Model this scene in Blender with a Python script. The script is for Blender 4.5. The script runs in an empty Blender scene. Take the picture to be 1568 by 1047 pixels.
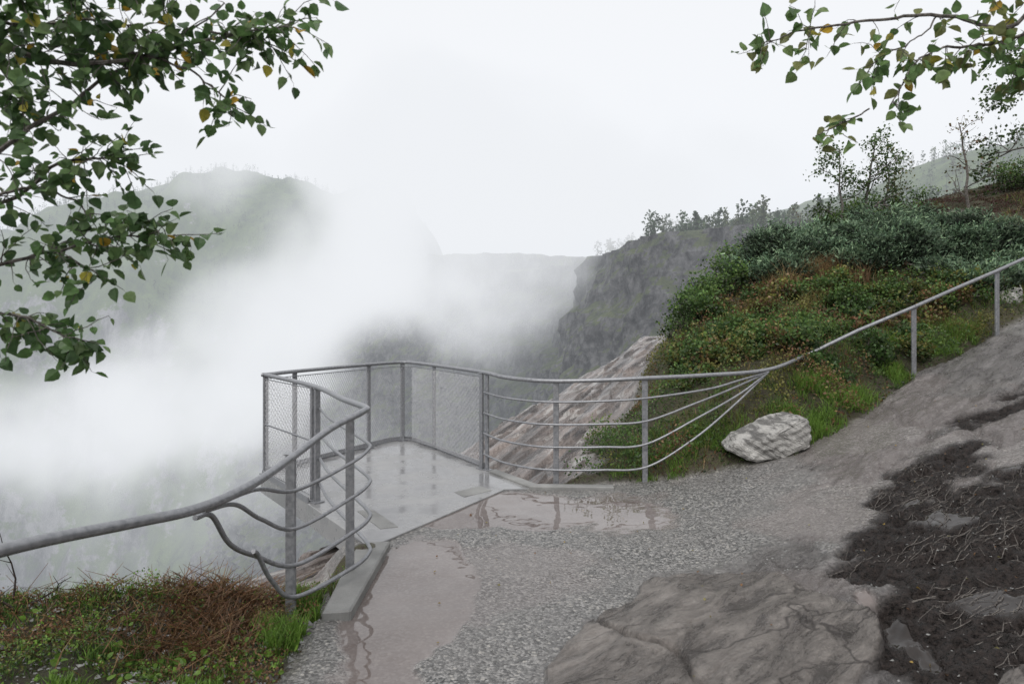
import bpy, math, numpy as np
from mathutils import Vector
rng = np.random.default_rng(11)
scene = bpy.context.scene
COL = scene.collection

# ------------------------------------------------------------------ numeric helpers
def sm(a, b, x):
    t = np.clip((x - a) / (b - a), 0, 1)
    return t * t * (3 - 2 * t)
def _h(i, j, s):
    v = np.sin(i * 127.1 + j * 311.7 + s * 74.7) * 43758.5453
    return v - np.floor(v)
def vn(x, y, s=0):
    xi = np.floor(x); yi = np.floor(y); fx = x - xi; fy = y - yi
    fx = fx * fx * (3 - 2 * fx); fy = fy * fy * (3 - 2 * fy)
    a = _h(xi, yi, s); b = _h(xi + 1, yi, s); c = _h(xi, yi + 1, s); d = _h(xi + 1, yi + 1, s)
    return (a * (1 - fx) + b * fx) * (1 - fy) + (c * (1 - fx) + d * fx) * fy - 0.5
def fbm(x, y, o=4, s=0):
    r = 0; a = 1.0
    for k in range(o):
        r = r + a * vn(x, y, s + k * 3.1); x, y = (x * 1.62 - y * 1.18), (x * 1.18 + y * 1.62); a *= 0.5
    return r
def sdpoly(px, py, poly):
    poly = np.array(poly, float); n = len(poly)
    d = np.full(px.shape, 1e18); s = np.ones(px.shape)
    for i in range(n):
        a = poly[i]; b = poly[i - 1]; e = b - a
        wx = px - a[0]; wy = py - a[1]
        t = np.clip((wx * e[0] + wy * e[1]) / (e @ e), 0, 1)
        d = np.minimum(d, (wx - e[0] * t) ** 2 + (wy - e[1] * t) ** 2)
        c1 = py >= a[1]; c2 = py < b[1]; c3 = e[0] * wy > e[1] * wx
        s = np.where((c1 & c2 & c3) | (~c1 & ~c2 & ~c3), -s, s)
    return s * np.sqrt(d)
def catmull(pts, n=8):
    P = np.array(pts, float); P = np.vstack([2 * P[0] - P[1], P, 2 * P[-1] - P[-2]])
    out = []
    for i in range(1, len(P) - 2):
        p0, p1, p2, p3 = P[i - 1:i + 3]
        for k in range(n):
            t = k / n
            out.append(0.5 * ((2 * p1) + (-p0 + p2) * t + (2 * p0 - 5 * p1 + 4 * p2 - p3) * t * t + (-p0 + 3 * p1 - 3 * p2 + p3) * t ** 3))
    out.append(P[-2]); return np.array(out)

# ------------------------------------------------------------------ mesh builder
class MB:
    def __init__(s): s.v = []; s.f = []; s.c = []; s.m = []; s.n = 0
    def add(s, v, f, col=(1, 1, 1), mat=0):
        v = np.asarray(v, float); f = np.asarray(f, int)
        if len(v) == 0 or len(f) == 0: return
        c = np.asarray(col, float)
        if c.ndim == 1: c = np.tile(c, (len(v), 1))
        s.v.append(v); s.c.append(c); s.f.append(f + s.n); s.m.append(np.full(len(f), mat)); s.n += len(v)
    def tube(s, pts, r, sides=8, col=(1, 1, 1), mat=0, cap=True):
        P = np.array(pts, float); n = len(P); R = np.broadcast_to(np.asarray(r, float), (n,))
        T = np.gradient(P, axis=0); T /= (np.linalg.norm(T, axis=1)[:, None] + 1e-9)
        up = np.array([0, 0, 1.]) if abs(T[0][2]) < 0.9 else np.array([1., 0, 0])
        ang = np.arange(sides) / sides * 2 * np.pi; V = []
        nrm = np.cross(T[0], up); nrm /= np.linalg.norm(nrm)
        for i in range(n):
            nrm = nrm - T[i] * (nrm @ T[i]); nrm /= (np.linalg.norm(nrm) + 1e-9)
            b = np.cross(T[i], nrm)
            V.append(P[i] + R[i] * (np.cos(ang)[:, None] * nrm + np.sin(ang)[:, None] * b))
        V = np.vstack(V); i = np.arange(n - 1)[:, None] * sides; j = np.arange(sides)[None]
        k = (j + 1) % sides
        F = np.stack([i + j, i + k, i + sides + k, i + sides + j], -1).reshape(-1, 4)
        s.add(V, F, col, mat)
        if cap and sides % 2 == 0:
            for o, rev in ((0, True), ((n - 1) * sides, False)):
                q = [[o + 0, o + a, o + a + 1, o + a + 2] for a in range(1, sides - 2, 2)]
                vv = V[o:o + sides]; q = np.array(q) - o
                s.add(vv, q[:, ::-1] if rev else q, col, mat)
    def box(s, c, d, rot=0, col=(1, 1, 1), mat=0, bev=0.004):
        hx, hy, hz = [k / 2 for k in d]; b = min(bev, hx * .4, hy * .4, hz * .4)
        ring = [(-hx + b, -hy), (hx - b, -hy), (hx, -hy + b), (hx, hy - b), (hx - b, hy), (-hx + b, hy), (-hx, hy - b), (-hx, -hy + b)]
        V = []
        for z, k in ((-hz, 1 - b / max(hx, hy)), (-hz + b, 1), (hz - b, 1), (hz, None)):
            for x, y in ring:
                if z in (-hz, hz):
                    x2 = math.copysign(max(abs(x) - b, 0), x); y2 = math.copysign(max(abs(y) - b, 0), y)
                else: x2, y2 = x, y
                V.append((x2, y2, z))
        V = np.array(V); ca, sa = math.cos(rot), math.sin(rot)
        V = np.stack([V[:, 0] * ca - V[:, 1] * sa, V[:, 0] * sa + V[:, 1] * ca, V[:, 2]], 1) + np.array(c)
        F = []
        for r in range(3):
            for j in range(8):
                k = (j + 1) % 8; F.append([r * 8 + j, r * 8 + k, r * 8 + 8 + k, r * 8 + 8 + j])
        for a in (1, 3, 5):
            F.append([0, a + 2, a + 1, a])
            F.append([24, 24 + a, 24 + a + 1, 24 + a + 2])
        s.add(V, F, col, mat)
    def build(s, name, mats, smooth=False, parent=None):
        V = np.vstack(s.v); Cc = np.vstack(s.c)
        loops = np.concatenate([f.ravel() for f in s.f])
        tot = np.concatenate([np.full(len(f), f.shape[1]) for f in s.f])
        start = np.concatenate([[0], np.cumsum(tot)[:-1]])
        me = bpy.data.meshes.new(name)
        me.vertices.add(len(V)); me.vertices.foreach_set("co", V.astype(np.float32).ravel())
        me.loops.add(len(loops)); me.loops.foreach_set("vertex_index", loops.astype(np.int32))
        me.polygons.add(len(tot)); me.polygons.foreach_set("loop_start", start.astype(np.int32))
        for m in mats: me.materials.append(m)
        me.polygons.foreach_set("material_index", np.concatenate(s.m).astype(np.int32))
        me.polygons.foreach_set("use_smooth", np.full(len(tot), smooth))
        a = me.attributes.new("Col", 'FLOAT_COLOR', 'POINT')
        a.data.foreach_set("color", np.hstack([Cc, np.ones((len(Cc), 1))]).astype(np.float32).ravel())
        me.update(calc_edges=True); me.validate()
        ob = bpy.data.objects.new(name, me); COL.objects.link(ob)
        if parent: ob.parent = parent
        return ob
def grid_faces(nx, ny):
    i = np.arange(ny - 1)[:, None] * nx; j = np.arange(nx - 1)[None]
    return np.stack([i + j, i + j + 1, i + nx + j + 1, i + nx + j], -1).reshape(-1, 4)
def norm(a): return a / (np.linalg.norm(a, axis=-1, keepdims=True) + 1e-9)
def diamonds(mb, P, size, col, up=0.3, aspect=0.6, mat=0):
    n = len(P); D = norm(rng.normal(size=(n, 3)) + np.array([0, 0, up])); S = norm(np.cross(D, rng.normal(size=(n, 3))))
    L = np.asarray(size).reshape(-1, 1) * rng.uniform(.6, 1.3, (n, 1)); W = L * aspect * .5
    V = np.stack([P, P + D * L * .5 + S * W, P + D * L, P + D * L * .5 - S * W], 1).reshape(-1, 3)
    F = np.arange(n * 4).reshape(-1, 4)
    mb.add(V, F, np.repeat(np.asarray(col) * np.ones((n, 3)), 4, 0), mat)
def ovate(mb, P, D, size, col, mat=0):
    n = len(P); D = norm(D); Nn = rng.normal(size=(n, 3)) * .7 + np.array([0, -.3, 1.0]); S = norm(np.cross(D, Nn)); Nn = norm(np.cross(S, D))
    L = np.asarray(size).reshape(-1, 1); w = .43 * L; f = rng.uniform(.05, .3, (n, 1)) * L
    cv = Nn * L * rng.uniform(-.22, .1, (n, 1))
    mid = P + D * L * .5 - Nn * L * .02
    V = np.stack([P, P + D * L * .12 + S * w * .7 + Nn * f * .6, P + D * L * .38 + S * w + Nn * f, P + D * L * .68 + S * w * .72 + Nn * f * .8 + cv * .4, P + D * L + cv,
                  P + D * L * .68 - S * w * .72 + Nn * f * .8 + cv * .4, P + D * L * .38 - S * w + Nn * f, P + D * L * .12 - S * w * .7 + Nn * f * .6, mid], 1).reshape(-1, 3)
    b = np.arange(n)[:, None] * 9
    F = np.vstack([b + np.array([0, 1, 2, 8]), b + np.array([8, 2, 3, 4]), b + np.array([0, 8, 6, 7]), b + np.array([8, 4, 5, 6])])
    mb.add(V, F, np.repeat(col, 9, 0), mat)
def blades(mb, P, h, w, col, lean=.5, mat=0):
    n = len(P); a = rng.uniform(0, 2 * np.pi, n); d = np.stack([np.cos(a), np.sin(a), 0 * a], 1)
    b = rng.uniform(0, 2 * np.pi, n); s = np.stack([np.cos(b), np.sin(b), 0 * b], 1)
    h = (np.asarray(h) * rng.uniform(.5, 1.2, n)).reshape(-1, 1); l = h * rng.uniform(.1, 1, (n, 1)) * lean
    w = np.asarray(w).reshape(-1, 1)
    z = np.array([0, 0, 1.])
    m1 = P + z * h * .6 + d * l * .35; t = P + z * h * .95 + d * l
    V = np.stack([P - s * w, P + s * w, m1 + s * w * .7, m1 - s * w * .7, t], 1).reshape(-1, 3)
    q = np.arange(n)[:, None] * 5
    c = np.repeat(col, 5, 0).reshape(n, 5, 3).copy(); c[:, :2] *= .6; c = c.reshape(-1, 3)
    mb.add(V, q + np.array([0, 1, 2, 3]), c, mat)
    mb.f.append((q + np.array([3, 2, 4])) + mb.n - len(V)); mb.m.append(np.full(n, mat))
GAIN = 1.3
def pick(n, pal, jit=.25):
    pal = np.array(pal) * GAIN; k = rng.integers(0, len(pal), n); return pal[k] * rng.uniform(1 - jit, 1 + jit, (n, 1))

# ------------------------------------------------------------------ node helpers
def newmat(name):
    m = bpy.data.materials.new(name); m.use_nodes = True; nt = m.node_tree; nt.nodes.clear()
    return m, nt, nt.nodes.new("ShaderNodeOutputMaterial")
def setin(nt, sock, v):
    if isinstance(v, bpy.types.NodeSocket): nt.links.new(v, sock)
    else:
        try: sock.default_value = v
        except Exception: sock.default_value = (*v, 1)
def N(nt, t, ins=None, **kw):
    n = nt.nodes.new(t)
    for k, v in kw.items(): setattr(n, k, v)
    for k, v in (ins or {}).items(): setin(nt, n.inputs[k], v)
    return n
def math_(nt, op, a, b=0.0, c=None, clamp=False):
    n = nt.nodes.new("ShaderNodeMath"); n.operation = op; n.use_clamp = clamp
    setin(nt, n.inputs[0], a); setin(nt, n.inputs[1], b)
    if c is not None: setin(nt, n.inputs[2], c)
    return n.outputs[0]
def mixc(nt, f, a, b, bt='MIX'):
    n = nt.nodes.new("ShaderNodeMix"); n.data_type = 'RGBA'; n.blend_type = bt
    setin(nt, n.inputs[0], f); setin(nt, n.inputs[6], a); setin(nt, n.inputs[7], b); return n.outputs[2]
def mixf(nt, f, a, b):
    n = nt.nodes.new("ShaderNodeMix"); n.data_type = 'FLOAT'
    setin(nt, n.inputs[0], f); setin(nt, n.inputs[2], a); setin(nt, n.inputs[3], b); return n.outputs[0]
def maprange(nt, v, a, b, c=0., d=1.):
    n = nt.nodes.new("ShaderNodeMapRange"); setin(nt, n.inputs[0], v)
    for i, k in enumerate((a, b, c, d)): n.inputs[i + 1].default_value = k
    return n.outputs[0]
def coords(nt, scale=(1, 1, 1), rot=(0, 0, 0)):
    g = N(nt, "ShaderNodeNewGeometry"); m = N(nt, "ShaderNodeMapping", {"Vector": g.outputs["Position"]})
    m.inputs["Scale"].default_value = scale; m.inputs["Rotation"].default_value = rot; return m.outputs[0]
def strata(nt, ang, k):
    g = N(nt, "ShaderNodeNewGeometry"); r = N(nt, "ShaderNodeVectorRotate", {"Vector": g.outputs["Position"], "Angle": ang}, rotation_type='Z_AXIS')
    return N(nt, "ShaderNodeVectorMath", {0: r.outputs[0], 1: (k, 1., 1.)}, operation='MULTIPLY').outputs[0]
def noise(nt, vec, scale, detail=5, rough=.6, dist=0.):
    return N(nt, "ShaderNodeTexNoise", {"Vector": vec, "Scale": scale, "Detail": detail, "Roughness": rough, "Distortion": dist}).outputs["Fac"]
def finish(nt, out, color, rough, height=None, bstr=.5, bdist=.02, metal=0., spec=.5, transl=None):
    p = N(nt, "ShaderNodeBsdfPrincipled", {"Base Color": color, "Roughness": rough, "Metallic": metal, "Specular IOR Level": spec})
    if height is not None:
        b = N(nt, "ShaderNodeBump", {"Height": height, "Strength": bstr, "Distance": bdist}); nt.links.new(b.outputs[0], p.inputs["Normal"])
    o = p.outputs[0]
    if transl:
        t = N(nt, "ShaderNodeBsdfTranslucent", {"Color": color}); mx = N(nt, "ShaderNodeMixShader", {0: transl, 1: o, 2: t.outputs[0]}); o = mx.outputs[0]
    nt.links.new(o, out.inputs["Surface"])

# materials
def leafmat(name, rough=.45, transl=.3):
    m, nt, out = newmat(name); a = N(nt, "ShaderNodeAttribute", attribute_name="Col")
    n = noise(nt, coords(nt), 40, 1); c = mixc(nt, maprange(nt, n, .3, .7), (.8, .8, .8, 1), (1.2, 1.2, 1.2, 1))
    finish(nt, out, mixc(nt, 1., a.outputs["Color"], c, 'MULTIPLY'), rough, transl=transl, spec=.35); return m
M_LEAF = leafmat("leaf", .42, .45); M_GRASS = leafmat("grass_blade", .5, .35); M_NEEDLE = leafmat("juniper_needle", .6, .15)
def barkmat():
    m, nt, out = newmat("bark"); v = coords(nt, (1, 1, .4)); n = noise(nt, v, 60, 3)
    finish(nt, out, mixc(nt, maprange(nt, n, .35, .65), (.035, .028, .025, 1), (.16, .145, .13, 1)), .75, n, .6, .004); return m
M_BARK = barkmat()
def metalmat():
    m, nt, out = newmat("galvanised_steel"); v = coords(nt); n = noise(nt, v, 35, 3); n2 = noise(nt, v, 6, 3)
    c = mixc(nt, maprange(nt, n, .3, .7), (.19, .195, .21, 1), (.32, .325, .34, 1))
    c = mixc(nt, maprange(nt, n2, .55, .75, 0, .35), c, (.14, .135, .13, 1))
    finish(nt, out, c, maprange(nt, n, .3, .7, .32, .5), metal=.5); return m
M_METAL = metalmat()
def concmat(name, lo, hi, wet=True):
    m, nt, out = newmat(name); v = coords(nt); n = noise(nt, v, 2.2, 5); n2 = noise(nt, v, 90, 2)
    c = mixc(nt, maprange(nt, n, .35, .65), lo, hi); c = mixc(nt, maprange(nt, n2, .3, .7, 0, .35), c, (.12, .12, .12, 1))
    r = maprange(nt, n, .42, .55, .06, .36) if wet else .6
    finish(nt, out, c, r, n2, .12, .004); return m
M_CONC = concmat("wet_concrete", (.20, .20, .205, 1), (.32, .32, .32, 1))
M_KERB = concmat("kerb_concrete", (.16, .16, .155, 1), (.29, .29, .28, 1), False)

def groundmat():
    m, nt, out = newmat("mountain_ground")
    a1 = N(nt, "ShaderNodeAttribute", attribute_name="m1"); s1 = N(nt, "ShaderNodeSeparateColor", {0: a1.outputs["Color"]})
    veg, grav, mud = s1.outputs[0], s1.outputs[1], s1.outputs[2]
    a2 = N(nt, "ShaderNodeAttribute", attribute_name="m2"); s2 = N(nt, "ShaderNodeSeparateColor", {0: a2.outputs["Color"]})
    pud, slab, outc = s2.outputs[0], s2.outputs[1], s2.outputs[2]
    v = coords(nt); vs = strata(nt, -.75, .30); vs2 = strata(nt, -.98, .10)
    nb = noise(nt, vs, 6, 9, .80, .5); nf = noise(nt, v, 32, 4, .75); nl = noise(nt, v, .9, 4)
    rock = mixc(nt, maprange(nt, nb, .40, .61), (.08, .073, .070, 1), (.32, .298, .29, 1))
    rock = mixc(nt, maprange(nt, nf, .38, .62, .6, 0), rock, (.07, .066, .064, 1))
    rock = mixc(nt, maprange(nt, nf, .52, .7, 0, .55), rock, (.36, .345, .335, 1))
    rock = mixc(nt, maprange(nt, nl, .46, .62, 0, .5), rock, (.14, .13, .128, 1))
    vc_ = strata(nt, -.45, .28)
    vd = N(nt, "ShaderNodeVectorMath", {0: vc_, 1: N(nt, "ShaderNodeVectorMath", {0: N(nt, "ShaderNodeTexNoise", {"Vector": v, "Scale": 2., "Detail": 3.}).outputs["Color"], "Scale": .55}, operation='SCALE').outputs[0]}, operation='ADD').outputs[0]
    ve = N(nt, "ShaderNodeTexVoronoi", {"Vector": vd, "Scale": 1.5}, feature='DISTANCE_TO_EDGE').outputs["Distance"]
    ck = math_(nt, 'MULTIPLY', maprange(nt, ve, .003, .014, 1, 0), maprange(nt, nl, .44, .52))
    oc = mixc(nt, maprange(nt, nb, .42, .60), (.09, .079, .071, 1), (.33, .292, .262, 1))
    rock = mixc(nt, math_(nt, 'MULTIPLY', outc, .65), rock, oc)
    rock = mixc(nt, math_(nt, 'MULTIPLY', ck, .8), rock, (.045, .038, .035, 1))
    st = noise(nt, vs2, 4.2, 6, .66, .3)
    sl = mixc(nt, maprange(nt, st, .38, .62), (.06, .056, .056, 1), (.245, .205, .187, 1))
    sl = mixc(nt, maprange(nt, noise(nt, vs2, 7, 3), .56, .64, 0, .8), sl, (.38, .365, .35, 1))
    sl = mixc(nt, maprange(nt, nl, .5, .62, 0, .75), sl, (.06, .055, .054, 1))
    rock = mixc(nt, slab, rock, sl)
    vo = N(nt, "ShaderNodeTexVoronoi", {"Vector": v, "Scale": 62.}); vc = N(nt, "ShaderNodeSeparateColor", {0: vo.outputs["Color"]})
    vo2 = N(nt, "ShaderNodeTexVoronoi", {"Vector": v, "Scale": 28.}); vc2 = N(nt, "ShaderNodeSeparateColor", {0: vo2.outputs["Color"]})
    g = mixc(nt, math_(nt, 'POWER', vc.outputs[0], 1.6), (.05, .05, .049, 1), (.34, .33, .318, 1))
    g = mixc(nt, math_(nt, 'MULTIPLY', maprange(nt, vo2.outputs["Distance"], .25, .4, 1, 0), maprange(nt, vc2.outputs[1], .72, .77)), g, (.40, .38, .35, 1))
    g = mixc(nt, maprange(nt, nl, .4, .62, 0, .5), g, (.18, .17, .163, 1))
    g = mixc(nt, maprange(nt, nf, .5, .66, 0, .45), g, (.055, .052, .05, 1))
    md = mixc(nt, maprange(nt, nf, .38, .66), (.010, .008, .007, 1), (.062, .048, .043, 1))
    vg = mixc(nt, maprange(nt, nf, .4, .6), (.04, .027, .02, 1), (.055, .06, .022, 1))
    c = mixc(nt, grav, rock, g); c = mixc(nt, mud, c, md); c = mixc(nt, veg, c, vg)
    pc = mixc(nt, maprange(nt, nl, .35, .65), (.13, .105, .097, 1), (.18, .153, .143, 1))
    pc = mixc(nt, mud, pc, (.03, .026, .024, 1))
    c = mixc(nt, math_(nt, 'MULTIPLY', pud, .85), c, pc)
    r = mixf(nt, grav, maprange(nt, nb, .36, .64, .16, .48), .34); r = mixf(nt, mud, r, maprange(nt, nf, .42, .58, .25, .7)); r = mixf(nt, veg, r, .9); r = mixf(nt, pud, r, .02)
    hg = math_(nt, 'MULTIPLY', math_(nt, 'SUBTRACT', 1., vo.outputs["Distance"]), .35)
    h = mixf(nt, grav, math_(nt, 'ADD', math_(nt, 'MULTIPLY', nb, 2.6), math_(nt, 'MULTIPLY', nf, .8)), hg)
    h = mixf(nt, mud, h, math_(nt, 'MULTIPLY', nf, 2.6)); h = mixf(nt, slab, h, math_(nt, 'MULTIPLY', st, 4)); h = mixf(nt, pud, h, .2)
    finish(nt, out, c, r, h, 1., .032, spec=mixf(nt, mud, .5, .3)); return m
M_GROUND = groundmat()
def cliffmat(name, rockc, moss_amt, green, sc=.16, det=6, zs=.35):
    m, nt, out = newmat(name); v = coords(nt, (1, 1, zs)); v0 = coords(nt)
    n = noise(nt, v, sc, det, .75, .3); n3 = noise(nt, v0, sc * 1.3, 5, .7)
    c = mixc(nt, maprange(nt, n, .40, .60), (rockc * .22, rockc * .23, rockc * .26, 1), (rockc * 1.7, rockc * 1.7, rockc * 1.75, 1))
    g = N(nt, "ShaderNodeNewGeometry"); s = N(nt, "ShaderNodeSeparateXYZ", {0: g.outputs["Normal"]})
    f = math_(nt, 'ADD', maprange(nt, s.outputs[2], .15, .6), math_(nt, 'MULTIPLY', math_(nt, 'SUBTRACT', n3, .5), 2.6))
    f = maprange(nt, f, .75 - moss_amt, 1.0 - moss_amt)
    gc = mixc(nt, maprange(nt, n, .35, .65), (green[0] * .5, green[1] * .55, green[2] * .6, 1), (green[0] * 1.5, green[1] * 1.4, green[2], 1))
    finish(nt, out, mixc(nt, f, c, gc), .8, n, 1., 1.6); return m
M_CLIFF = cliffmat("wet_cliff_rock", .095, .12, (.07, .09, .045), .38, 8, .6); M_MOUNT = cliffmat("mountain_side", .13, .48, (.055, .09, .034), .12)

# ------------------------------------------------------------------ terrain
E = [(-400, 20), (-60, 7), (-12, 4.5), (-4, 4.3), (-2, 4.45), (-1.25, 4.9), (-1.2, 5.65), (-1.32, 5.9), (-.2, 7.75), (.25, 7.66), (1.1, 7.68), (1.45, 8.8), (2.25, 10), (3.15, 12), (4.8, 14), (7.6, 16), (13.5, 18), (40, 26), (400, 150)]
GROUND = E + [(400, -400), (-400, -400)]
CLIFF = [(-400, 21), (-60, 7.6), (-12, 5.2), (-4, 4.9), (-2.9, 5.5), (-2.5, 6.4), (-1.9, 8), (-1.3, 9.5), (-1.0, 12.5), (0, 14), (1, 15), (3.2, 16.2), (8, 19.5), (16, 22), (60, 36), (400, 170), (400, -400), (-400, -400)]
PATH = [(-1.16, -10), (-1.16, 5.6), (-1.6, 5.9), (-.4, 8.1), (.2, 7.64), (1.15, 7.72), (2.2, 7.4), (2.95, 7.2), (3.8, 7.7), (5.4, 8.95), (8, 10.2), (14, 12), (14, -10)]
GRAV = [(-1.6, 1.5), (-1.6, 5.6), (-.2, 8.2), (1.2, 7.9), (2.5, 7.6), (3.1, 7.1), (3.0, 6.4), (2.3, 5.4), (1.9, 5.0), (1.05, 4.95), (.35, 4.1), (.05, 3.3), (0, 1.5)]
MUD = [(1.5, 1.5), (1.68, 3.1), (2.1, 3.9), (2.3, 4.8), (3.3, 5.9), (4.9, 6.75), (8, 8.1), (8, 7.8), (4.9, 6.45), (3.8, 5.7), (3.2, 5.2), (4.1, 5.3), (8, 6.4), (8, 0), (1.5, 0)]
OUTC = [(.0, 1.4), (.15, 3.4), (.4, 4.1), (1.0, 4.85), (1.9, 4.75), (2.05, 4.0), (1.68, 3.1), (1.5, 1.4)]
OUT2 = [(2.0, 1.5), (2.05, 3.15), (2.45, 3.3), (2.6, 2.9), (2.4, 1.5)]
WETP = [(3.3, 5.6), (4.9, 6.5), (8, 7.9), (8, 5.7), (3.9, 5.0), (3.0, 5.0)]
def terrain(x, y, masks=False):
    nz = fbm(x * 1.6, y * 1.6, 4, 1); nl = fbm(x * .5, y * .5, 3, 5); nfi = fbm(x * 6, y * 6, 3, 9)
    dG = sdpoly(x, y, GROUND); dC = sdpoly(x, y, CLIFF); dP = sdpoly(x, y, PATH); dO = sdpoly(x, y, OUTC)
    spx = np.where((x - 1.7) / .35 > 20, x - 1.7, np.log1p(np.exp(np.clip((x - 1.7) / .35, -30, 20))) * .35)
    base = 16 * (1 - np.exp(-.34 * spx / 16))
    hill = 2.7 * (1 - np.exp(-np.maximum(dP - .1, 0) / 4)) * sm(.5, 3.6, x) * sm(6.5, 8, y)
    slab = np.clip(-.22 + .45 * x + .03 * (y - 9), np.where(y < 7.5, -.5, -1.6), 1.35)
    wS = sm(0, .4 + .8 * sm(8, 10, y), dG + nz * .12 * sm(8, 9, y))
    deckz = sm(.25, -.1, sdpoly(x, y, [(-1.6, 5.5), (-.95, 5.7), (0, 7.4), (.5, 7.5), (.3, 8.5), (-2, 8.5)]))
    veg = sm(-.06, .12, dP + nz * .25 + nfi * .08) * (1 - sm(.25, .8, wS + nz * .5))
    veg = np.maximum(veg, 0) * (1 - deckz)
    grav = np.maximum(sm(.15, -.25, sdpoly(x, y, GRAV) + nz * .6 + nfi * .1), deckz)
    outc = np.maximum(sm(.015, -.03, dO + nz * .22), sm(.02, -.03, sdpoly(x, y, OUT2) + nz * .25))
    gp = .85 * sm(.0, .12, fbm(x * 1.1 + 5, y * 1.1, 4, 58) + nfi * .1 - .12 * sm(2.5, 5.5, x)) * (1 - outc); grav = np.maximum(grav, gp) * (1 - wS)
    mud = sm(.1, -.1, sdpoly(x, y, MUD) + nz * .6 + nfi * .2) * (1 - veg)
    grav = grav * (1 - outc); mud = mud * (1 - outc)
    p1 = 1 - np.sqrt(((x + .70) / .40) ** 2 + ((y - 4.5) / 1.35) ** 2)
    p2 = 1 - np.sqrt(((x - .15 + .25 * (y - 6.8)) / 1.25) ** 2 + ((y - 6.75) / .85) ** 2)
    p3 = 1 - np.sqrt(((x - 2.13) / .10) ** 2 + ((y - 3.75) / .40) ** 2)
    p4 = 1 - np.sqrt(((x + .1) / .35) ** 2 + ((y - 3.2) / .5) ** 2)
    pud = sm(-.02, .12, np.maximum(np.maximum(np.maximum(p1, p2 - .04), p3), p4 - .2) + nz * .6 + nfi * .12) * (1 - veg) * (1 - wS)
    pm = mud * sm(.36, .42, -(fbm(x * 2.6, y * 2.6, 3, 44))); pud = np.maximum(pud, pm)
    pud = np.maximum(pud, .42 * sm(.15, -.2, sdpoly(x, y, WETP) + nz * .8) * (1 - mud) * (1 - veg))
    pud = np.maximum(pud, .5 * sm(.05, .25, fbm(x * .8 + 9, y * .8, 4, 71)) * (1 - veg) * (1 - wS) * (1 - mud))
    z = (base + hill) * (1 - wS) + slab * wS
    rockm = (1 - grav * .8) * (1 - veg)
    al = x * .73 + y * .68; ac = x * .68 - y * .73
    def crk(f, s, w, d): q = np.abs(fbm(al * f * .5, ac * f, 3, s)); return -np.exp(-(q / w) ** 2) * d
    crack = crk(.9, 21, .012, .045) + crk(2.1, 25, .010, .016)
    lay = fbm(al * 1.3, ac * 3.8, 5, 28) + nfi * .06; lay = np.floor(lay * 7) / 7 * .85 + lay * .15
    z = z + rockm * (1 - mud) * (1 - outc) * (1 - wS) * ((nz * .03 + lay * .065 + crack) * sm(1.0, 1.8, x + wS * 3) + nfi * .014)
    z = z + mud * (nz * .06 + nfi * .055 + fbm(x * 15, y * 15, 3, 15) * .06 - .03) * (1 - .9 * pm) + grav * (1 - deckz) * (nz * .008)
    z = z + veg * (nz * .2 + nl * .18 * sm(1, 3, x) + .03 * sm(0, .2, dP))
    z = z + outc * (.05 + crack * 1.0 + nz * .02 + lay * .045 + nfi * .008 + .05 * sm(0, .5, -dO))
    al2 = x * .55 + y * .83; ac2 = x * .83 - y * .55
    t2 = fbm(al2 * .22, ac2 * 1.3, 4, 31); t2 = np.floor(t2 * 6) / 6 * .75 + t2 * .25
    z = z + wS * (t2 * .42 + nfi * .015 + fbm(al2 * .5, ac2 * 5, 3, 36) * .07)
    z = z - np.minimum(pud * 1.5, 1) * .012 * (1 - deckz)
    dd = np.maximum(dC + nz * .5, 0)
    z = z - 120 * (1 - np.exp(-dd * 2.2 / 120)) + np.minimum(dd, 40) * nl * .4
    if masks: return z, veg, grav, mud, pud, wS, outc
    return z
def axis(a, b, step, lo, hi, g=1.13):
    c = list(np.arange(a, b, step)); s = step; x = c[-1]
    while x < hi: s *= g; x += s; c.append(x)
    s = step; x = a; l = []
    while x > lo: s *= g; x -= s; l.append(x)
    return np.array(l[::-1] + c)
xs = axis(-3.2, 6.5, .022, -2500, 2500); ys = np.concatenate([axis(3.0, 9, .022, -300, 9.0)[:-1], axis(9.03, 18, .07, 9.02, 2500)[1:]])
ys = np.unique(ys)
X, Y = np.meshgrid(xs, ys); x = X.ravel(); y = Y.ravel()
z, veg, grav, mud, pud, wS, outc = terrain(x, y, True)
mb = MB(); mb.add(np.stack([x, y, z], 1), grid_faces(len(xs), len(ys)))
gob = mb.build("ground", [M_GROUND], True)
for nm, arr in (("m1", (veg, grav, mud)), ("m2", (pud, wS, outc))):
    a = gob.data.attributes.new(nm, 'FLOAT_COLOR', 'POINT')
    a.data.foreach_set("color", np.stack([*arr, np.ones_like(x)], 1).astype(np.float32).ravel())
def TZ(px, py): return terrain(np.atleast_1d(np.asarray(px, float)), np.atleast_1d(np.asarray(py, float)))
def t1(px, py): return float(TZ(px, py)[0])

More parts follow.
